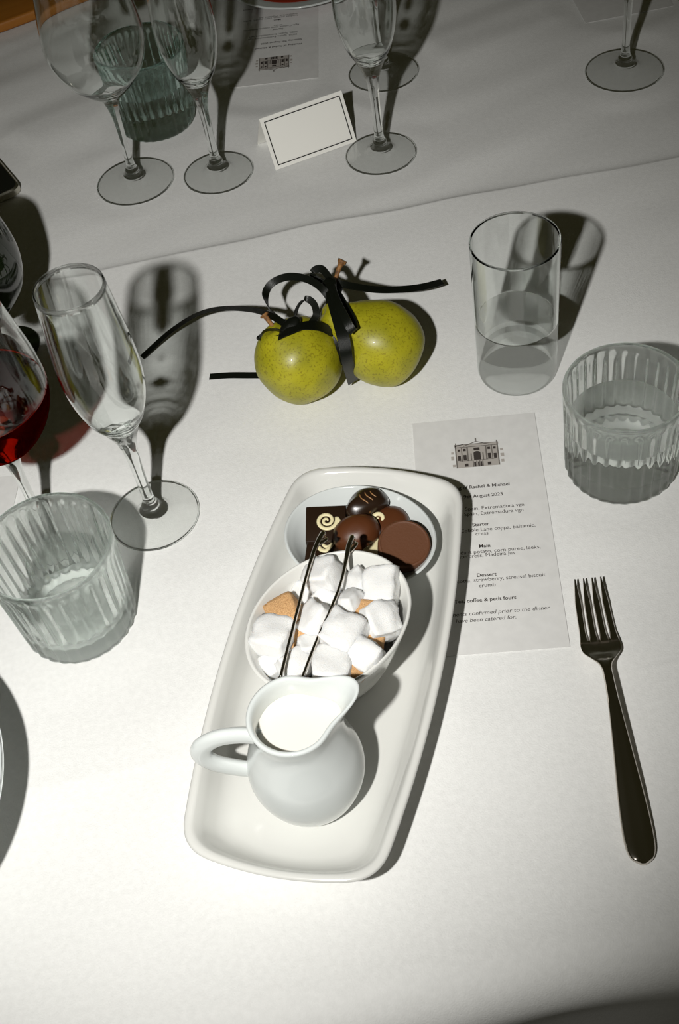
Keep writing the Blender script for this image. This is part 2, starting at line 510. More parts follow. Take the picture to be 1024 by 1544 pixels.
flute((-0.1306, 0.588), 'empty champagne flute between the tied pears and the glass of red wine')
flute((-0.0496, 0.985), 'empty champagne flute between the large wine glass and the place card')
flute((0.0997, 0.9656), 'empty champagne flute whose foot touches the corner of the place card')
wine_glass((-0.127, 0.9968), 'large empty wine glass in front of the far ribbed tumbler')
wine_glass((0.125, 1.0971), 'stemmed glass standing behind the flute at the place card', None, 0.0348)
wine_glass((0.3426, 1.0216), 'stemmed glass standing alone by the far sheet of paper', None, 0.0367)
wine_glass((-0.2085, 0.590), 'glass of red wine behind the near ribbed tumbler', 0.142)

gb = thing('goblet', 'dark green goblet on a small dark foot beyond the glass of red wine', 'goblet', (-0.2425, 0.798, 0))
obj('foot', lathe(smooth_profile([(0, 0), (.022, 0), (.0262, .0006), (.0262, .0018), (.020, .0032), (.010, .0050), (.0065, .0075)], 4), 56), 'green_glass', gb)
obj('stem', lathe(smooth_profile([(.0065, .0075), (.0048, .014), (.0046, .026), (.0065, .036), (.012, .042)], 4), 40), 'green_glass', gb)
obj('bowl', lathe(smooth_profile([(.012, .042), (.025, .052), (.0345, .068), (.0385, .088), (.0370, .108), (.0325, .128), (.0310, .129), (.0352, .108), (.0368, .088), (.033, .070), (.022, .055), (0, .049)], 5), 64), 'green_glass', gb)
FLAT.append((-.2425, .798, .03))

# ---------------------------------------------------------------- tumblers and the water glass
def tumbler(loc, label, rb, rt, h, rot=0.0, water=None, nr=30, material='pressed'):
    t = thing('ribbed_tumbler', label, 'tumbler', (loc[0], loc[1], 0), rot)
    n = nr * 8
    def R(z): return rb + (rt - rb) * (z / h)
    def mod(r, z, a):
        if z > h - 0.0055 or r < rb * .6: return r, z
        k = min(1, (h - 0.0055 - z) / 0.006)
        d = 0.0017 * (math.cos(nr * a / 2) ** 2) * k
        d *= min(1.0, max(0.35, z / 0.006))
        return r - d, z
    outer = [(0, 0.0032), (rb * .55, 0.0028), (rb * .82, 0.0010), (rb - .0035, 0.0), (rb - .0012, 0.0012), (rb + .0002, 0.004)]
    outer += [(R(z), z) for z in (0.008, 0.012, 0.018, 0.026, 0.036, 0.046, 0.056, 0.064, h - .0115, h - .0085, h - .0055, h - .003, h - .0012)]
    outer += [(R(h) - .0006, h)]
    th = 0.0030
    inner_s = [(R(h) - .0016, h + .0002), (R(h) - .0024, h - .0008), (R(h) - th, h - .003)]
    inner = [(R(h) - th, h - .003)] + [(R(z) - th - 0.0006, z) for z in (0.064, 0.05, 0.036, 0.026)] + [(R(.02) - th - .0012, .020), (R(.016) - th - .0035, 0.0160), (R(.014) - th - .008, 0.0138), (rb * .45, 0.0128), (0, 0.0126)]
    obj('outer_wall', lathe(outer, n, mod=mod), material, t, recalc=False)
    def imod(r, z, a):
        if z > 0.030 or r < rb * 0.45: return r, z
        k = math.exp(-((z - 0.0165) / 0.005) ** 2)
        return r - 0.0012 * k * (math.cos(nr * a / 2) ** 2), z
    if water:
        inner, low = split_inner(inner, water)
        liquid('water', low, 'water', t, 'still water', n, imod)
    obj('inner_wall', lathe([outer[-1]] + inner_s[:-1] + inner, n, mod=imod), material, t, recalc=False)
    FLAT.append((loc[0], loc[1], rb + .003))
    return t

tumbler((-0.1855, 0.510), 'empty ribbed tumbler in front of the glass of red wine', 0.0385, 0.0432, 0.082, 0.1)
tumbler((0.1990, 0.5515), 'ribbed tumbler of water between the straight glass and the fork', 0.0385, 0.0412, 0.078, 0.0, 0.047, material='pressed_clear')
tumbler((-0.101, 1.0887), 'ribbed tumbler of water behind the large empty wine glass', 0.0375, 0.0425, 0.080, 0.05, 0.045, material='pressed_green')

t = thing('water_glass', 'tall straight glass half full of water by the menu card', 'glass', (0.1524, 0.662, 0))
rb, rt, h = 0.0295, 0.0313, 0.123
RR = lambda z: rb + (rt - rb) * z / h
outer = [(0, .0030), (rb * .6, .0026), (rb * .85, .0008), (rb - .003, 0), (rb - .0009, .0010), (rb, .0035)] + [(RR(z), z) for z in (.008, .014, .03, .05, .075, .1, h - .001)]
inner = [(RR(h) - .0003, h + .0004), (RR(h) - .0011, h + .0004), (RR(h) - .0015, h - .001)] + [(RR(z) - .0016, z) for z in (.1, .075, .05, .03, .020)] + [(RR(.016) - .0022, .0165), (RR(.014) - .0045, .0140), (rb * .7, .0128), (rb * .3, .0122), (0, .0121)]
outer = [q for q in outer if q[1] < .05] + [(RR(.053), .053)] + [q for q in outer if q[1] > .06]
k = outer.index((RR(.053), .053))
obj('base', lathe(outer[:k + 1], 96), 'tumbler', t, recalc=False)
obj('outer_wall', lathe(outer[k:], 96), 'glass', t, recalc=False)
inner, low = split_inner(inner, 0.053)
liquid('water', low, 'water', t, 'still water', 96)
obj('rim', lathe([outer[-1]] + inner[:3], 96), 'lip_glass', t, recalc=False)
obj('inner_wall', lathe(inner[2:], 96), 'glass', t, recalc=False)
FLAT.append((0.1524, 0.662, 0.032))

# ---------------------------------------------------------------- serving plate
PL = Vector((-0.0195, 0.4275, 0)); PL_ROT = -math.radians(21.3)
def plate_outline(inset, n_side=18, n_cor=8, cx=0.0575, cy=0.1405, bx=0.0115, by=0.0085, cr=0.017):
    """bowed rectangle, counter-clockwise from the lower right corner, inset towards the middle"""
    cx -= inset; cy -= inset; cr = max(cr - inset * .4, .006)
    def edge(P, Q, bulge, k):
        out = []
        d = Q - P; nrm = Vector((d.y, -d.x)).normalized()
        for i in range(k + 1):
            s = i / k
            out.append(P + d * s + nrm * (bulge * 4 * s * (1 - s)))
        return out
    c = [Vector((cx, -cy)), Vector((cx, cy)), Vector((-cx, cy)), Vector((-cx, -cy))]
    bul = [bx, by, bx, by]
    pts = []
    for i in range(4):
        e = edge(c[i], c[(i + 1) % 4], bul[i], 60)
        L_ = (c[(i + 1) % 4] - c[i]).length
        k0 = int(round(60 * cr / L_))
        e = e[k0:60 - k0 + 1]
        m_ = [e[int(round(j * (len(e) - 1) / n_side))] for j in range(n_side + 1)]
        pts.append(m_)
    out = []
    for i in range(4):
        out += pts[i]
        a, b_ = pts[i][-1], pts[(i + 1) % 4][0]
        k = c[(i + 1) % 4]
        # round the corner with a quadratic curve pulled towards the corner
        kk = (a + b_) / 2 + (k - (a + b_) / 2) * 1.06
        for j in range(1, n_cor):
            s = j / n_cor
            out.append(a * (1 - s) ** 2 + kk * (2 * s * (1 - s)) + b_ * s * s)
    return out

def loft(rings, close_first=True, close_last=True):
    V, F = [], []
    n = len(rings[0])
    for r in rings: V += r
    for i in range(len(rings) - 1):
        for k in range(n):
            j = (k + 1) % n
            F.append((i * n + k, i * n + j, (i + 1) * n + j, (i + 1) * n + k))
    if close_first: F.append(tuple(reversed(range(n))))
    if close_last: F.append(tuple(range((len(rings) - 1) * n, len(rings) * n)))
    return V, F

sec = [(0.030, 0.0008), (0.026, 0.0006), (0.024, 0.0030), (0.014, 0.0110), (0.0045, 0.0215), (0.0008, 0.0262), (0.0, 0.0278), (0.0010, 0.0290), (0.0035, 0.0290),
       (0.0052, 0.0276), (0.0085, 0.0215), (0.0125, 0.0135), (0.0165, 0.0090), (0.022, 0.0066), (0.030, 0.0058), (0.042, 0.0056)]
rings = [[Vector((q.x, q.y, z)) for q in plate_outline(i)] for i, z in sec]
pl = obj('serving_plate', loft(rings), 'ceramic')
pl.location = PL; pl.rotation_euler = (0, 0, PL_ROT)
tag(pl, 'long white serving plate with bowed sides carrying two dishes and the milk jug', 'plate')
PZ = 0.0057
for k in range(-4, 5):
    q = PL + Matrix.Rotation(PL_ROT, 3, 'Z') @ Vector((0, k * .03, 0))
    FLAT.append((q.x, q.y, 0.062))

# chocolate dish and sugar bowl: oval
def oval_bowl(name, label, c, a, b_, rot, h, base, wall):
    t = thing(name, label, 'bowl', (c[0], c[1], PZ), rot)
    H = h - PZ
    prof = [(0, .0014), (base - .005, .0012), (base - .002, 0), (base, .0006), (base + .001, .003)]
    n_ = 7
    for i in range(1, n_):
        s = i / n_
        prof.append((base + .001 + (1 - base - .001 - .0) * 0 + (A_OUT(s, base, a)), .003 + (H - .003) * s))
    prof += [(a, H - .0008), (a - .0008, H), (a - wall * .7, H), (a - wall, H - .0010)]
    for i in range(n_ - 1, 0, -1):
        s = i / n_
        prof.append((base + .001 + A_OUT(s, base, a) - wall * 1.05, .0055 + (H - .0055) * s))
    prof += [(base - wall * 1.6, .0058), (base * .5, .0052), (0, .0051)]
    obj('shell', lathe(prof, 96, 1.0, b_ / a), M['ceramic_cool'] if 'dish' in name else M['ceramic'], t, True, 60)
    return t
def A_OUT(s, base, a):
    return (a - base - .001) * (s ** 0.72)

DZ, BZ = 0.030, 0.062
dish_c = (0.0099, 0.5105)
bowl_c = (-0.0189, 0.4272)
oval_bowl('chocolate_dish', 'shallow white dish of chocolates at the end of the serving plate', dish_c, 0.0520, 0.0424, math.radians(147), DZ, 0.031, 0.0024)
oval_bowl('sugar_bowl', 'deep white bowl heaped with white and brown sugar lumps', bowl_c, 0.0550, 0.0455, math.radians(38.5), BZ, 0.030, 0.0026)

# ---------------------------------------------------------------- milk jug
JB = Vector((-0.0463, 0.3491, PZ))
jug = thing('milk_jug', 'small white milk jug with a looped handle on the serving plate', 'jug', JB)
SP = math.radians(14)
def spout(r, z, a):
    d = (a - SP + PI) % (2 * PI) - PI
    k = max(0, (z - 0.050) / 0.038)
    k = k * k
    w = math.exp(-(d / 0.42) ** 2)
    pinch = math.exp(-((abs(d) - 0.85) / 0.35) ** 2)
    return r + (0.0165 * w - 0.0012 * pinch) * k, z + 0.0030 * w * k
jo = smooth_profile([(0.0255, 0.0018), (0.0295, 0.010), (0.0330, 0.022), (0.0338, 0.032), (0.0318, 0.044), (0.0278, 0.056), (0.0246, 0.067), (0.0236, 0.076), (0.0248, 0.0845)], 4)
jp = [(0, .001), (0.020, .0008), (0.0225, 0), (0.0245, 0.0005)] + jo + [(0.0250, 0.0860), (0.0240, 0.0868), (0.0226, 0.0866), (0.0218, 0.0852)]
ji = smooth_profile([(0.0213, 0.0835), (0.0208, 0.076), (0.0216, 0.067), (0.0248, 0.056), (0.0288, 0.044), (0.0306, 0.032), (0.029, 0.02), (0.024, 0.009)], 3)
obj('body', lathe(jp + ji + [(0.012, .006), (0, .006)], 96, mod=spout), 'ceramic_cool', jug)
HA = math.radians(174)
hd = Vector((math.cos(HA), math.sin(HA), 0))
hp = [hd * .0205 + Vector((0, 0, .0665)), hd * .032 + Vector((0, 0, .0700)), hd * .044 + Vector((0, 0, .0690)), hd * .0535 + Vector((0, 0, .0620)), hd * .0560 + Vector((0, 0, .0520)), hd * .0510 + Vector((0, 0, .0420)), hd * .0400 + Vector((0, 0, .0340)), hd * .0290 + Vector((0, 0, .0290))]
obj('handle', tube(crv(hp, 7), 0.0062, 16, Vector((hd.y, -hd.x, 0)), 0.66), 'ceramic_cool', jug)
mk = [(0, .0722), (.016, .0722), (.0205, .0722), (.0213, .0728), (.0214, .0700), (.019, .0660), (0, .0650)]
tag(obj('milk', lathe(mk, 96, mod=lambda r, z, a: spout(r, z, a) if r > .019 else (r, z)), 'milk', jug), 'creamy white milk')

# ---------------------------------------------------------------- sugar lumps
def lump_mesh(seed, rough=0.12):
    bm = bmesh.new()
    bmesh.ops.create_cube(bm, size=1.0)
    bmesh.ops.subdivide_edges(bm, edges=bm.edges[:], cuts=7, use_grid_fill=True)
    o = Vector((seed * 3.7, seed * 1.3, seed))
    for v in bm.verts:
        c = v.co
        s = c.normalized() * 0.60
        c = c.lerp(s, 0.42)
        c *= 1 + rough * noise.noise(c * 2.6 + o) + 0.05 * noise.noise(c * 9 + o)
        v.co = c
    me = bpy.data.meshes.new('sugar_lump')
    bm.to_mesh(me); bm.free(); me.shade_smooth()
    return me
lumps = [lump_mesh(i + 1, 0.16) for i in range(5)]
blumps = [lump_mesh(i + 11, 0.10) for i in range(3)]
for me in lumps: me.materials.append(M['sugar'])
for me in blumps: me.materials.append(M['brown_sugar'])
WHITE = [(489, 870, .056, 23), (541, 884, .054, 20), (575, 885, .056, 24), (527, 911, .058, 17), (573, 938, .055, 25), (478, 936, .057, 22), (518, 958, .060, 27),
         (412, 962, .055, 25), (550, 988, .058, 21), (470, 977, .053, 17), (501, 1010, .056, 25), (446, 1004, .052, 19), (417, 1000, .047, 18), (490, 904, .050, 17),
         (494, 986, .049, 17), (458, 900, .043, 18), (556, 912, .046, 18)]
BROWN = [(432, 930, .054, 24), (452, 955, .050, 22), (546, 930, .053, 20), (553, 961, .050, 20), (532, 1008, .054, 17)]
WLAB = {0: 'white sugar lump beneath the tips of the tongs, beside the chocolate dish',
        2: 'big white sugar lump against the bowl rim nearest the flat chocolate disc',
        3: 'small round white sugar lump beside a tong arm, in front of a brown lump',
        4: 'big white sugar lump against the bowl rim on the menu card side',
        5: 'white sugar lump lying between the two tong arms in mid bowl',
        6: 'topmost white sugar lump of the heap, right beside a tong arm',
        7: 'big white sugar lump against the bowl rim on the jug handle side',
        8: 'white sugar lump against the bowl rim right behind the jug spout',
        10: 'white sugar lump behind the jug rim, between the tongs and a brown lump'}
BLAB = {0: 'largest brown sugar lump, crossed by a tong arm on the jug handle side',
        4: 'small brown sugar lump beside the white one behind the jug spout',
        2: 'brown sugar lump behind the small round white lump beside the tongs'}
for i, (x, y, z, s) in enumerate(WHITE):
    o = bpy.data.objects.new('sugar_lump', lumps[i % 5]); COL.objects.link(o)
    o.location = at(x, y, z)
    s *= 0.00092
    o.scale = (s * random.uniform(.92, 1.08), s * random.uniform(.92, 1.08), s * random.uniform(.85, 1.0))
    o.rotation_euler = (random.uniform(-.5, .5), random.uniform(-.5, .5), random.uniform(0, 3))
    tag(o, WLAB.get(i, 'white sugar lump tucked low between bigger lumps in the bowl'), 'sugar lump', 'white sugar lumps in the bowl')
for i, (x, y, z, s) in enumerate(BROWN):
    o = bpy.data.objects.new('brown_sugar_lump', blumps[i % 3]); COL.objects.link(o)
    o.location = at(x, y, z)
    s *= 0.00095
    o.scale = (s, s * .9, s * .8)
    o.rotation_euler = (random.uniform(-.6, .6), random.uniform(-.6, .6), random.uniform(0, 3))
    tag(o, BLAB.get(i, 'brown sugar lump half hidden beneath white lumps in the bowl'), 'sugar lump', 'brown sugar lumps in the bowl')

# ---------------------------------------------------------------- sugar tongs
tg = thing('sugar_tongs', 'polished metal sugar tongs lying across the sugar bowl', 'tongs', at(445, 1032, 0.064))
o0 = tg.location
A1 = [at(423, 1022, .0655), at(432, 985, .0675), at(445, 935, .069), at(459, 880, .0685), at(472, 836, .066), at(481, 815, .0645), at(487, 806, .062)]
A2 = [at(456, 1022, .0655), at(474, 975, .0675), at(496, 925, .069), at(512, 885, .0685), at(521, 850, .067), at(526, 825, .0655), at(531, 812, .062)]
for A in (A1, A2):
    pth = [q - o0 for q in crv(A, 8)]
    n_ = len(pth)
    w = [0.0011 + 0.0013 * max(0, (i / n_ - .55) / .45) for i in range(n_)]
    obj('arm', tube(pth, w, 10, Vector((0.25, .1, 1)), 1.25), 'steel', tg)
    e = pth[-1]
    dv = (pth[-1] - pth[-6]).normalized()
    sd = Vector((dv.y, -dv.x, 0)).normalized()
    for s in (1,):
        claw = crv([pth[-12] + sd * .001, pth[-7] + sd * .0042 * s, e + sd * .0032 * s - dv * .004 + Vector((0, 0, -.001)), e + Vector((0, 0, -.003))], 6)
        obj('claw', tube(claw, 0.0011, 8), 'steel', tg)
bend = crv([A1[0] - o0, at(421, 1036, .0645) - o0, at(433, 1046, .064) - o0, at(448, 1040, .0645) - o0, A2[0] - o0], 6)
obj('spring_bend', tube(bend, 0.0017, 10, Vector((0, 0, 1)), 1.2), 'steel', tg)

# ---------------------------------------------------------------- chocolates
def spiral(turns, r, w, h=0.0008, tail=None, n=60):
    pts, rad = [], []
    for i in range(n + 1):
        s = i / n
        a = s * turns * 2 * PI
        rr = r * (0.05 + 0.95 * s)
        pts.append(Vector((rr * math.cos(a), rr * math.sin(a), 0)))
        rad.append(w * (0.6 + 0.4 * s))
    if tail:
        pts += crv([pts[-1], *[Vector(q) for q in tail]], 6)[1:]
        rad += [w * (1 - .5 * k / (6 * len(tail))) for k in range(1, 6 * len(tail) + 1)]
    return tube(pts, rad, 8, Vector((0, 0, 1)), h / w)

def place(o, p, rz=0.0, tilt=(0, 0)):
    o.location = p
    o.rotation_euler = (tilt[0], tilt[1], rz)

c = thing('chocolate', 'square dark chocolate with a cream swirl in the white dish', 'chocolate')
obj('chocolate_square', bevbox(-.0135, .0135, -.0135, .0135, 0, .009, .0008, 2), 'dark_choc', c, True, 35)
s_ = obj('swirl', spiral(2.05, .0072, .0015, .0008, [(.0088, -.002, 0), (.0082, -.0062, 0), (.005, -.0095, 0)]), 'white_choc', c); s_.location = (.0005, .002, .0093)
place(c, at(493, 799, .021), math.radians(-9), (.16, .05))
c2 = thing('chocolate', 'dark chocolate square with a cream swirl half under the sugar bowl rim', 'chocolate')
obj('chocolate_square', bevbox(-.0135, .0135, -.0135, .0135, 0, .008, .0008, 2), 'dark_choc', c2, True, 35)
s_ = obj('swirl', spiral(1.75, .0068, .0016, .0008, [(.0075, .003, 0), (.010, .006, 0)]), 'white_choc', c2); s_.location = (0, .0045, .0083)
place(c2, at(494, 838, .0155), math.radians(-14), (.0, .0))
c3 = thing('chocolate', 'smooth oval milk chocolate lying on top of the dark squares', 'chocolate')
prof = smooth_profile([(0, 0), (.0135, 0), (.0150, .0016), (.0143, .006), (.0105, .0108), (.005, .013), (0, .0134)], 5)
obj('dome', lathe(prof, 48, 1.08, .86), 'milk_choc', c3)
place(c3, at(538, 806, .0265), math.radians(8), (.30, -.12))
c4 = thing('chocolate', 'ridged dark chocolate with thin caramel drizzle at the back of the dish', 'chocolate')
def nut(r, z, a): return r * (1 + .09 * math.cos(3 * a + z * 260) + .04 * math.sin(5 * a)), z
obj('ridged_shell', lathe(smooth_profile([(0, 0), (.011, 0), (.0128, .003), (.0118, .009), (.0075, .0135), (0, .0150)], 5), 48, 1.25, .82, mod=nut), 'dark_choc', c4)
for k in range(4):
    x = -.0030 + .0040 * k
    pts = []
    for q in range(9):
        y = -.0085 + .0150 * q / 8
        xx = x + .0012 * math.sin(q * .9)
        pts.append(Vector((xx, y, .0150 * math.sqrt(max(.02, 1 - (xx / .0158) ** 2 - (y / .0106) ** 2)) + .0002)))
    obj('drizzle', tube(pts, .00042, 6), 'caramel', c4)
place(c4, at(552, 768, .0235), math.radians(24), (.16, .10))
c5 = thing('chocolate', 'round milk chocolate with a cream curl behind the flat disc', 'chocolate')
obj('dome', lathe(smooth_profile([(0, 0), (.0130, 0), (.0140, .002), (.0128, .006), (.008, .0092), (0, .0100)], 5), 48), 'milk_choc', c5)
s_ = obj('curl', spiral(1.35, .0050, .0017, .0009), 'white_choc', c5); s_.location = (-.0055, .0030, .0090); s_.rotation_euler = (-.15, -.28, 1.0)
place(c5, at(588, 794, .0195), math.radians(12), (.05, -.10))
c6 = thing('chocolate', 'flat round milk chocolate disc leaning at the right of the dish', 'chocolate')
obj('disc', lathe(smooth_profile([(0, 0), (.0155, 0), (.0170, .0012), (.0172, .006), (.0167, .0078), (.0156, .0082), (.0146, .0078), (0, .0076)], 4), 56), 'cocoa', c6, True, 40)
place(c6, at(609, 827, .0275), math.radians(-20), (.20, .16))
c7 = thing('chocolate', 'pale cream coloured chocolate wedge beneath the smooth oval one', 'chocolate')
obj('wedge', bevbox(-.0085, .0085, -.006, .006, 0, .009, .002, 3), 'white_choc', c7)
place(c7, at(563, 836, .018), math.radians(55), (.2, .1))
c8 = thing('chocolate', 'dark chocolate piece wedged between the pale wedge and the flat disc', 'chocolate')
obj('chocolate_block', bevbox(-.012, .012, -.008, .008, 0, .009, .0018, 3), 'dark_choc', c8)
place(c8, at(590, 851, .0125), math.radians(30), (.0, .0))

# ---------------------------------------------------------------- fork
fk = thing('table_fork', 'four-tined steel table fork beside the menu card', 'fork')
F0, F1 = at(886, 877, .004), at(971, 1303, .003)
fdir = (F1 - F0); FL = fdir.length
fk.location = (F0.x, F0.y, 0)
fk.rotation_euler = (0, 0, math.atan2(fdir.y, fdir.x) + PI / 2)      # local -y runs from the tips to the handle's end
def herm(P, s):
    """smooth curve through (s, value) pairs"""
    n = len(P)
    def slope(i):
        a, b_ = P[max(i - 1, 0)], P[min(i + 1, n - 1)]
        return (b_[1] - a[1]) / (b_[0] - a[0])
    for i in range(n - 1):
        (a, va), (b_, vb) = P[i], P[i + 1]
        if a <= s <= b_:
            h = b_ - a; k = (s - a) / h
            return va * (1 + 2 * k) * (1 - k) ** 2 + slope(i) * h * k * (1 - k) ** 2 + vb * k * k * (3 - 2 * k) + slope(i + 1) * h * k * k * (k - 1)
    return P[-1][1] if s > P[-1][0] else P[0][1]
def fz(s):      # height of the fork's mid surface along its length
    P = [(0, .0075), (.10, .0038), (.20, .0032), (.28, .0060), (.36, .0115), (.48, .0125), (.70, .0085), (.90, .0040), (1, .0026)]
    return herm(P, s)
def fw(s):      # half width of head and handle
    P = [(.235, .0118), (.262, .0123), (.290, .0112), (.325, .0066), (.355, .0036), (.40, .0030), (.50, .0036), (.65, .0056), (.80, .0078), (.90, .0087), (.95, .0083), (.975, .0070), (.990, .0048), (1, .0012)]
    return herm(P, s)
def fork_rows(ss, hw, cx, th):
    V, F, rows = [], [], []
    for s in ss:
        w, x0, z, t_ = hw(s), cx(s), fz(s), th(s)
        row = []
        for (u, v) in ((-1, -.35), (-.8, -1), (-.3, -1), (.3, -1), (.8, -1), (1, -.35), (1, .35), (.82, 1), (.3, .92), (-.3, .92), (-.82, 1), (-1, .35)):
            dip = -.0012 * (1 - u * u) if s < .33 else 0
            row.append(len(V)); V.append((x0 + u * w, -s * FL, z + v * t_ + dip * (1 if w > .004 else 0)))
        rows.append(row)
    n = 12
    for A, B in zip(rows, rows[1:]):
        for k in range(n):
            j = (k + 1) % n
            F.append((A[k], A[j], B[j], B[k]))
    F.append(tuple(rows[0])); F.append(tuple(reversed(rows[-1])))
    return V, F
obj('head_and_handle', fork_rows([.235 + (1 - .235) * i / 110 for i in range(111)], fw, lambda s: 0, lambda s: .0010 + .0005 * min(1, max(0, (s - .3) / .1))), 'steel', fk, True, 60)
for k in range(4):
    u = (k - 1.5) / 1.5
    def tw(s): return .00045 + .00155 * min(1, s / .085) + .0007 * max(0, (s - .20) / .045)
    def tx(s): return u * (.0083 + .0013 * (s / .25))
    obj('tine', fork_rows([.0 + .245 * i / 22 for i in range(23)], tw, tx, lambda s: .0007 + .0004 * min(1, s / .1)), 'steel', fk, True, 60)
FLAT += [(F0.lerp(F1, k / 8).x, F0.lerp(F1, k / 8).y, .012) for k in range(9)]

# ---------------------------------------------------------------- menus
def text_mesh(name, body, size, parent, x, y, z, material, align='RIGHT', bold=False, italic=False):
    cu = bpy.data.curves.new(name, 'FONT')
    cu.body = body; cu.size = size; cu.align_x = align
    cu.resolution_u = 3
    if bold: cu.offset = size * 0.016
    if italic: cu.shear = 0.22
    o = bpy.data.objects.new(name, cu); COL.objects.link(o)
    dg = bpy.context.evaluated_depsgraph_get()
    me = bpy.data.meshes.new_from_object(o.evaluated_get(dg))
    bpy.data.objects.remove(o); bpy.data.curves.remove(cu)
    me.materials.clear(); me.materials.append(M[material])
    o = bpy.data.objects.new(name, me); COL.objects.link(o)
    o.parent = parent; o.location = (x, y, z)
    return o

def quads(rects, z=0.0):
    V, F = [], []
    for x0, x1, y0, y1 in rects:
        k = len(V); V += [(x0, y0, z), (x1, y0, z), (x1, y1, z), (x0, y1, z)]; F.append((k, k + 1, k + 2, k + 3))
    return V, F

def emblem(parent, cx, cy, s, z):
    """line print of a five-bay country house with pediment, tall arched middle window and side wings"""
    wash = [(-.42, .42, 0, .74), (-.50, -.44, .05, .14), (-.52, -.46, .30, .44), (-.51, -.46, .52, .60), (.46, .52, .10, .20), (.46, .53, .30, .42), (.46, .52, .52, .60), (-.44, .44, .77, .86)]
    soft = [(-.43, .43, .735, .765), (-.43, .43, .835, .855), (-.36, .36, .235, .25), (-.43, -.405, 0, .85), (.405, .43, 0, .85), (-.20, -.17, .23, .74), (.17, .20, .23, .74), (-.31, -.29, .23, .74), (.29, .31, .23, .74),
            (-.015, .015, .95, 1.06), (-.42, -.40, .86, .92), (.40, .42, .86, .92), (-.13, -.105, .23, .5), (.105, .13, .23, .5), (-.10, -.08, 0, .22), (-.03, -.01, 0, .22), (.03, .05, 0, .22), (.09, .11, 0, .22)]
    dark = [(-.07, .07, .25, .50), (-.275, -.21, .26, .46), (.21, .275, .26, .46), (-.385, -.325, .26, .44), (.325, .385, .26, .44), (-.06, .06, .60, .70), (-.27, -.215, .60, .69), (.215, .27, .60, .69), (-.38, -.33, .60, .68), (.33, .38, .60, .68),
            (-.26, -.19, .03, .14), (.19, .26, .03, .14), (-.075, -.035, 0, .18), (.0, .03, 0, .18), (.055, .085, 0, .18)]
    sc = lambda R: [(cx + a * s, cx + b_ * s, cy + c_ * s * .72, cy + d * s * .72) for a, b_, c_, d in R]
    o = obj('crest_wash', quads(sc(wash)), 'ink_wash', parent, False); o.location.z = z
    V, F = quads(sc(soft))
    for (x0, y0), (x1, y1) in (((-.26, .78), (0, .93)), ((0, .93), (.26, .78)), ((-.43, .80), (-.26, .86))):
        k = len(V); w = .016
        V += [(cx + x0 * s, cy + (y0 - w) * s * .72, 0), (cx + x1 * s, cy + (y1 - w) * s * .72, 0), (cx + x1 * s, cy + (y1 + w) * s * .72, 0), (cx + x0 * s, cy + (y0 + w) * s * .72, 0)]
        F.append((k, k + 1, k + 2, k + 3))
    o = obj('crest_lines', (V, F), 'ink_soft', parent, False); o.location.z = z + .00003
    V, F = quads(sc(dark))
    k = len(V); V.append((cx, cy + .50 * s * .72, 0))
    for i in range(9):
        a = PI * i / 8; V.append((cx + .07 * s * math.cos(a), cy + (.50 + .07 * math.sin(a)) * s * .72, 0))
    for i in range(8): F.append((k, k + 1 + i, k + 2 + i))
    o = obj('crest_windows', (V, F), 'ink', parent, False); o.location.z = z + .00006

MW, MH = 0.0895, 0.2035
def sheet(w, h, curl=0.0, nx=6, ny=16):
    """local origin at the middle of the top edge, running down along -y"""
    V, F = [], []
    for lay in (0, 1):
        for j in range(ny + 1):
            for i in range(nx + 1):
                x = (i / nx - .5) * w; y = -j / ny * h
                V.append((x, y, 0.0003 * lay))
    n = (nx + 1) * (ny + 1)
    for lay in (0, 1):
        for j in range(ny):
            for i in range(nx):
                a = lay * n + j * (nx + 1) + i
                q = (a, a + 1, a + nx + 2, a + nx + 1)
                F.append(q if lay else tuple(reversed(q)))
    ring = [i for i in range(nx + 1)] + [(j + 1) * (nx + 1) - 1 for j in range(1, ny + 1)] + [ny * (nx + 1) + i for i in range(nx - 1, -1, -1)] + [j * (nx + 1) for j in range(ny - 1, 0, -1)]
    for a, b_ in zip(ring, ring[1:] + ring[:1]): F.append((a, b_, b_ + n, a + n))
    return V, F

LINES = [  # text, right end (px), bold, italic
    ('Wedding of Rachel & Michael', (769, 732), True, False), ('Saturday 9th August 2025', (759, 747), True, False),
    ('2020, Spain, Extremadura vgn', (791, 763), False, False), ('2020, Spain, Extremadura vgn', (790, 771), False, False),
    ('Starter', (738, 792), True, False), ('figs, Cobble Lane coppa, balsamic,', (808, 794), False, False), ('cress', (737, 806), False, False),
    ('Main', (740, 825), True, False), ('fondant potato, corn puree, leeks,', (816, 827), False, False), ('watercress, Madeira jus', (777, 836), False, False),
    ('Dessert', (749, 868), True, False), ('pannacotta, strawberry, streusel biscuit', (823, 869), False, False), ('crumb', (748, 884), False, False),
    ('Tea, coffee & petit fours', (779, 903), True, False),
    ('requirements confirmed prior to the dinner', (829, 919), False, True), ('have been catered for.', (779, 933), False, True)]
TL_, TR_ = at(622, 639), at(806, 622)
mid = (TL_ + TR_) / 2
m_ang = math.atan2(TR_.y - TL_.y, TR_.x - TL_.x)
mz = 0.0003
menu_inv = (Matrix.Translation((mid.x, mid.y, 0)) @ Matrix.Rotation(m_ang, 4, 'Z')).inverted()
def menu(label, loc, ang, printed):
    t = thing('menu_card', label, 'menu', (loc[0], loc[1], -0.0001), ang)
    obj('sheet', sheet(MW, MH), 'paper', t, False)
    if printed:
        emblem(t, 0.0, -0.0475, 0.036, mz + .0001)
        for s, px, bo, it in LINES:
            q = menu_inv @ at(px[0], px[1], 0)
            text_mesh('printed_line', s, 0.0041 if bo else 0.0043, t, q.x, q.y, mz + .0001, 'ink', 'RIGHT', bo, it)
    return t
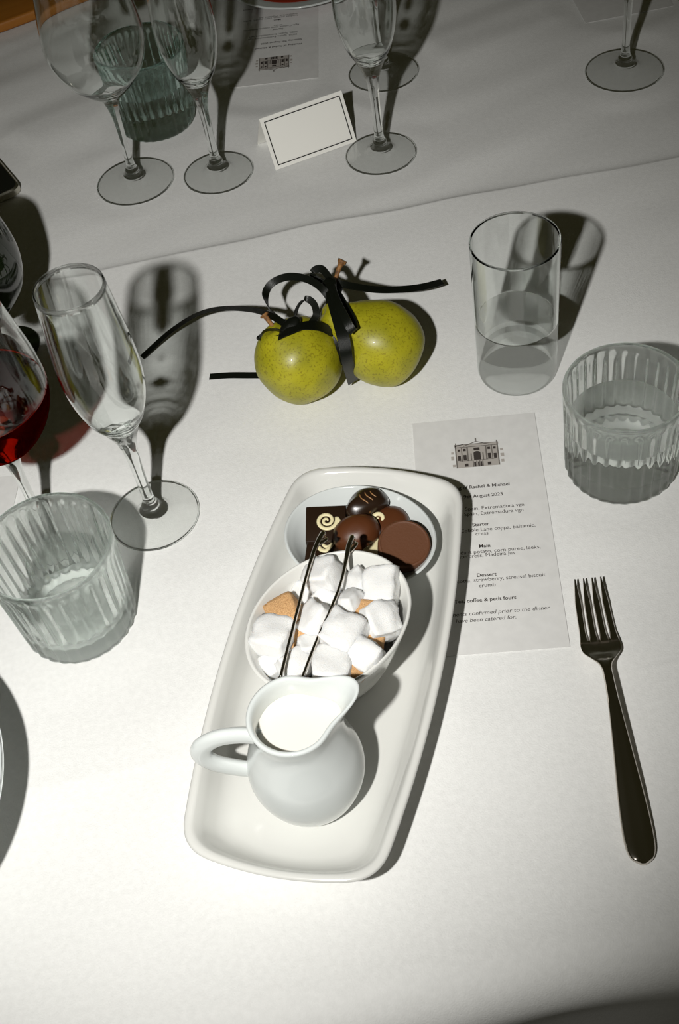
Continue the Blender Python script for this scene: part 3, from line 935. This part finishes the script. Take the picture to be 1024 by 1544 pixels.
menu('grey menu card with a printed house, partly under the serving plate', (mid.x, mid.y), m_ang, True)
bl_, br_ = at(345, 133), at(480, 117)
bm_ = (bl_ + br_) / 2
menu('upside-down menu card with a printed house under the far dessert plate', (bm_.x, bm_.y), math.atan2(br_.y - bl_.y, br_.x - bl_.x) + PI, True)
q = at(883, 35)
menu('grey sheet of paper behind the lone stemmed glass', (q.x + MW / 2, q.y), PI, False)
q = at(31, 718)
menu('plain grey sheet under the glass of red wine', (q.x - .0438, q.y + .0085), -math.radians(10), False)
FLAT += [(mid.x - .003 * k, mid.y - .02 * k - .01, .04) for k in range(10)]
FLAT += [(bm_.x + .0025 * k, bm_.y + .02 * k + .01, .045) for k in range(8)]
FLAT += [(-.275, .62, .05), (-.28, .57, .05), (-.29, .5, .05), (.376, 1.16, .05), (.376, 1.22, .05), (.376, 1.28, .05)]

# ---------------------------------------------------------------- place card (folded tent)
bl, br = at(416, 257), at(538, 213)
e = (br - bl); cw = e.length; e.normalize()
back = Vector((-e.y, e.x, 0))
pc = thing('place_card', 'blank white tent place card with a thin black border', 'place card', (bl.x, bl.y, 0), math.atan2(e.y, e.x))
hh, ob, tk = 0.0402, 0.0238, 0.0004      # height, lean back, thickness
def panel(p0, p1, thick):
    """panel between two lines along local x: p0, p1 = (y, z)"""
    d = Vector((0, p1[0] - p0[0], p1[1] - p0[1])).normalized(); nn = Vector((1, 0, 0)).cross(d)
    V = []
    for k in (0, thick):
        for y, z in (p0, p1):
            for x in (0, cw): V.append(Vector((x, y, z)) + nn * k)
    return V, [(0, 1, 3, 2), (4, 6, 7, 5), (0, 4, 5, 1), (2, 3, 7, 6), (0, 2, 6, 4), (1, 5, 7, 3)]
obj('front_panel', panel((0, 0), (ob, hh), -tk), 'card', pc, False)
obj('back_panel', panel((ob, hh), (2 * ob, 0), tk), 'card', pc, False)
d = Vector((0, ob, hh)); Ls = d.length; d.normalize(); nn = Vector((1, 0, 0)).cross(d)
if nn.y > 0: nn = -nn
def onp(u, v): return Vector((u, 0, 0)) + d * v + nn * (tk + .00012)
mi, bw = 0.0033, 0.0009
V, F = [], []
for u0, u1, v0, v1 in ((mi, cw - mi, mi, mi + bw), (mi, cw - mi, Ls - mi - bw, Ls - mi), (mi, mi + bw, mi, Ls - mi), (cw - mi - bw, cw - mi, mi, Ls - mi)):
    k = len(V); V += [onp(u0, v0), onp(u1, v0), onp(u1, v1), onp(u0, v1)]; F.append((k, k + 1, k + 2, k + 3))
tag(obj('border', (V, F), 'ink_black', pc, False), 'thin black printed border')
q = (bl + br) / 2
FLAT += [(bl.x, bl.y, .02), (br.x, br.y, .02), (q.x, q.y + .02, .045)]

# ---------------------------------------------------------------- pears
PEAR = [(0, -.0285), (.007, -.0295), (.015, -.0285), (.0235, -.0235), (.0295, -.0125), (.0312, .000), (.0290, .0125), (.0225, .0240), (.0165, .0325), (.0125, .0405), (.0090, .0465), (.0045, .0490), (0, .0478)]
PEAR2 = [(0, -.0270), (.008, -.0285), (.016, -.0275), (.0240, -.0220), (.0300, -.0110), (.0318, .001), (.0300, .0130), (.0245, .0230), (.0170, .0300), (.0105, .0345), (.0055, .0362), (0, .0350)]
def pear(label, c, axis, prof, stem_pts, scale, seed):
    t = thing('pear', label, 'pear', (c.x, c.y, 0))
    q = Vector((0, 0, 1)).rotation_difference(axis.normalized()).to_matrix().to_4x4()
    v, f = lathe(smooth_profile(prof, 6), 56)
    o = Vector((seed, 2 * seed, 3 * seed))
    v = [Vector(p) * scale for p in v]
    v = [p * (1 + .045 * noise.noise(p * 26 + o) + .03 * noise.noise(p * 60 + o)) for p in v]
    rel = Vector((0, 0, c.z))
    v = [q @ p + rel for p in v]
    lo = min(p.z for p in v)
    v = [p - Vector((0, 0, lo - .0001)) for p in v]
    obj('body', (v, f), 'pear', t)
    pts = crv([p - Vector((c.x, c.y, 0)) for p in stem_pts], 6)
    n_ = len(pts)
    obj('stem', tube(pts, [.0024 - .0007 * math.sin(PI * min(1, i / n_ * 1.1)) + (.0012 if i > n_ - 4 else 0) for i in range(n_)], 10), 'stem', t)
    FLAT.append((c.x, c.y, .045))
    return t
def rib(parent, name, pts, w, wd, n=8, slant=(0, 0)):
    base = Vector((parent.location.x, parent.location.y, 0))
    return obj(name, strip([p - base for p in crv(pts, n)], w, wd), 'ribbon', parent, True, 60)
Z = Vector((0, 0, 1))
pc1 = at(452, 548, .0300)
p1 = pear('squat green pear with a russet mark, its black bow at the left', pc1, Vector((-.42, .10, .90)), PEAR2, [at(424, 503, .058), at(412, 492, .063), at(404, 482, .068), at(398, 474, .071)], 1.0, 1.3)
pc2 = at(574, 522, .0295)
p2 = pear('longer green pear lying on its side beside the squat one', pc2, Vector((-.80, .28, .62)), PEAR, [at(507, 440, .056), at(506, 425, .060), at(510, 408, .066), at(517, 392, .072)], 1.0, 4.1)

RW = 0.0058
flatw = lambda pts: [Vector((-(b_ - a).y, (b_ - a).x, 0)).normalized() for a, b_ in zip(pts, pts[1:])]
# left pear: long tail curving down to the cloth, big loop, curl and knot
T1 = [at(432, 490, .068), at(412, 478, .069), at(385, 468, .058), at(340, 465, .040), at(300, 473, .026), at(258, 499, .012), at(214, 539, .002)]
rib(p1, 'ribbon_tail', T1, RW, flatw(T1))
T2 = [at(428, 500, 0.0680), at(412, 497, 0.0700), at(398, 500, 0.0660), at(391, 510, 0.0600), at(398, 511, 0.0580), at(414, 508, 0.0630), at(430, 503, 0.0680)]
rib(p1, 'ribbon_loop', T2, RW * .9, Vector((.3, -.6, .75)))
T3 = [at(428, 488, .058), at(408, 470, .056), at(400, 446, .056), at(410, 427, .060), at(436, 417, .066), at(466, 422, .070), at(490, 440, .068), at(508, 472, .055), at(514, 492, .045)]
rib(p1, 'ribbon_loop', T3, RW, [Vector((.2, .5, .8)), Vector((-.6, .5, .4)), Vector((.0, .75, .6)), Vector((.5, .6, .5))])
T4 = [at(434, 492, 0.0660), at(444, 481, 0.0680), at(449, 463, 0.0700), at(461, 451, 0.0720), at(473, 458, 0.0700), at(477, 474, 0.0660), at(470, 486, 0.0620)]
rib(p1, 'ribbon_curl', T4, RW * .9, [Vector((.15, .5, .8)), Vector((.9, .1, .3)), Vector((.9, .2, -.2))])
T5 = [at(420, 506, 0.0660), at(432, 500, 0.0705), at(446, 494, 0.0710), at(462, 491, 0.0700), at(482, 492, 0.0640), at(500, 500, 0.0560)]
rib(p1, 'ribbon_band', T5, RW * 1.5, [Vector((.2, 1, .2)), Vector((.3, .9, -.1)), Vector((.6, .8, -.3))])
kn = obj('ribbon_knot', lathe(smooth_profile([(0, -.005), (.005, -.0035), (.0062, 0), (.005, .0035), (0, .005)], 4), 20, 1.5, .9), 'ribbon', p1)
kn.location = at(438, 493, .068) - Vector((p1.location.x, p1.location.y, 0)); kn.rotation_euler = (.2, -.3, .5)
T6 = [at(316, 568, .0012), at(345, 566, .003), at(372, 566, .005), at(398, 566, .006), at(420, 566, .004)]
rib(p1, 'ribbon_tail', T6, RW * .95, Vector((.2, .8, .15)))
# right pear: knot at the neck, band hanging over the body, tail to the right, small loops
T7 = [at(488, 428, .060), at(512, 428, .062), at(540, 433, .056), at(572, 437, .046), at(610, 436, .034), at(640, 432, .024), at(667, 425, .014)]
rib(p2, 'ribbon_tail', T7, RW, [Vector((0, .8, .6)), Vector((0, .9, .35)), Vector((-.1, .95, .3))])
T8 = [at(498, 424, 0.0690), at(502, 452, 0.0690), at(511, 485, 0.0670), at(519, 515, 0.0610), at(524, 545, 0.0470), at(533, 576, .010)]
rib(p2, 'ribbon_band', T8, RW * 1.55, [Vector((1, .25, .35)), Vector((.95, .25, .2)), Vector((.9, .35, .1))])
T9 = [at(500, 432, 0.0740), at(508, 455, 0.0760), at(522, 482, 0.0740), at(531, 498, 0.0690), at(535, 497, 0.0660), at(530, 480, 0.0660), at(514, 452, 0.0680), at(504, 436, 0.0700)]
rib(p2, 'ribbon_loop', T9, RW * 1.1, [Vector((.85, .1, .5)), Vector((.8, .2, .5)), Vector((.9, .3, .2))])
T10 = [at(500, 424, .064), at(486, 406, .068), at(474, 408, .066), at(473, 418, .062), at(484, 425, .060), at(500, 430, .060)]
rib(p2, 'ribbon_loop', T10, RW, [Vector((.3, .6, .7)), Vector((.4, .3, .8)), Vector((.2, .8, .5))])
T11 = [at(496, 432, 0.0670), at(498, 462, 0.0640), at(504, 492, 0.0560), at(512, 520, 0.0460), at(520, 548, 0.0320)]
rib(p2, 'ribbon_band', T11, RW * 1.1, [Vector((1, .2, .4)), Vector((.9, .2, .3)), Vector((.8, .4, .2))])
kn = obj('ribbon_knot', lathe(smooth_profile([(0, -.006), (.006, -.004), (.0072, 0), (.006, .004), (0, .006)], 4), 20, 1.2, 1.0), 'ribbon', p2)
kn.location = at(501, 432, .060) - Vector((p2.location.x, p2.location.y, 0)); kn.rotation_euler = (.3, .4, .2)

# ---------------------------------------------------------------- things at the edges of the view
def round_plate(name, label, loc, R, H, rim, base, cat):
    t = thing(name, label, cat, (loc[0], loc[1], 0))
    p = [(0, .002), (base - .004, .002), (base - .002, 0), (base, .0006), (base + .002, .004)]
    p += smooth_profile([(base + .004, .006), (R - rim, H * .72), (R - .002, H - .0022), (R, H - .001), (R - .0006, H), (R - .003, H - .0002), (R - rim, H * .72 + .0026), (base + .002, .0085), (base * .6, .0064)], 5)
    obj('dish', lathe(p + [(0, .0064)], 96), 'ceramic_cool', t)
    FLAT.append((loc[0], loc[1], base + .01))
    return t
round_plate('soup_plate', 'wide white raised plate at the table edge, mostly out of view', (-0.3405, 0.374), 0.1225, 0.055, 0.03, 0.06, 'plate')
dp = round_plate('dessert_plate', 'white plate of red dessert over the upside-down menu', (0.070, 1.2960), 0.083, 0.020, 0.018, 0.045, 'plate')
tag(obj('berry_dessert', lathe(smooth_profile([(0, .0075), (.05, .0080), (.060, .0095), (.0665, .0165), (.066, .0185), (.040, .0225), (0, .024)], 4), 64), 'berry', dp), 'dark red berry dessert')

ph = thing('mobile_phone', 'dark phone with a silver edge, only its rounded corner in view', 'phone', (-0.2945, 1.0640, 0), math.radians(24))
def rounded(hx, hy, r, z, n=6):
    out = []
    for cx, cy, a0 in ((hx - r, hy - r, 0), (-hx + r, hy - r, 90), (-hx + r, -hy + r, 180), (hx - r, -hy + r, 270)):
        for k in range(n + 1):
            a = math.radians(a0 + 90 * k / n); out.append(Vector((cx + r * math.cos(a), cy + r * math.sin(a), z)))
    return out
obj('case', loft([rounded(.0345, .0705, .009, 0), rounded(.036, .072, .0105, .0015), rounded(.036, .072, .0105, .007), rounded(.0345, .0705, .009, .0084)]), 'phone_edge', ph, True, 30)
obj('screen', loft([rounded(.0335, .0695, .008, .0080), rounded(.0335, .0695, .008, .0087)]), 'phone_glass', ph, True, 30)
FLAT += [(-.2875 + .025 * k, 1.063 - .05 * k, .045) for k in (-1, 0, 1)]

wa, wb = at(0, 37, .012), at(128, -11, .012)
bd = (wb - wa); ba = math.atan2(bd.y, bd.x)
wo = thing('wooden_board', 'orange-brown wooden board at the far end of the table', 'board', (wa.x, wa.y, 0.0016), ba)
obj('board', bevbox(-.10, .13, 0, .075, .0004, .012, .003, 3), 'oak', wo)
FLAT += [(wa.x + .04 * k, wa.y + .02 * k + .03, .04) for k in range(-1, 4)]

# ---------------------------------------------------------------- the tablecloth itself
def cloth():
    V, F = [], []
    xs = [-T_X, -0.9, -0.7, -0.55, -0.48]
    k = -0.42
    while k < 0.56: xs.append(k); k += 0.0042
    xs += [0.62, 0.72, 0.9, T_X]
    prof = []                                                 # (y, dz, on top?)
    for z in (-0.30, -0.22, -0.15, -0.09, -0.05): prof.append((T_Y0 + 0.000 + 0.10 * (-z - .03), z, 0))
    for a in (0, 18, 36, 54, 72): prof.append((T_Y0 + .03 - .03 * math.cos(math.radians(a)), -.03 + .03 * math.sin(math.radians(a)), 0))
    k = T_Y0 + .03
    while k < T_Y1 - .02: prof.append((k, 0, 1)); k += 0.0012 if abs(k - .8775) < .018 else (0.002 if abs(k - .389) < .014 else 0.0042)
    for a in (90, 65, 40, 20, 0): prof.append((T_Y1 - .02 + .02 * math.cos(math.radians(a)), -.02 + .02 * math.sin(math.radians(a)), 0))
    for z in (-0.06, -0.12, -0.20, -0.30): prof.append((T_Y1 + .01, z, 0))
    for y, dz, top in prof:
        for x in xs:
            V.append((x, y + (0.012 * math.sin(x * 21) * min(1, -dz / .1) if dz < 0 else 0), (cloth_z(x, y) if top else -.0006) + dz))
    nx = len(xs)
    for j in range(len(prof) - 1):
        for i in range(nx - 1):
            a = j * nx + i
            F.append((a, a + 1, a + nx + 1, a + nx))
    me = bpy.data.meshes.new('tablecloth')
    me.from_pydata(V, [], F); me.update(); me.shade_smooth()
    me.materials.append(M['cloth'])
    o = bpy.data.objects.new('tablecloth', me); COL.objects.link(o)
    return tag(o, 'white linen tablecloth with pressed fold creases covering the table', 'tablecloth')
cloth()


# the flash throws its light through the glasses onto everything opaque
fl.cycles.is_caustics_light = True
for o in S.objects:
    if o.type == 'MESH':
        kinds = {n_.type for m in o.data.materials for n_ in m.node_tree.nodes}
        if 'BSDF_GLASS' in kinds and 'BSDF_TRANSPARENT' not in kinds: o.cycles.is_caustics_caster = True
        elif 'BSDF_TRANSPARENT' not in kinds: o.cycles.is_caustics_receiver = True
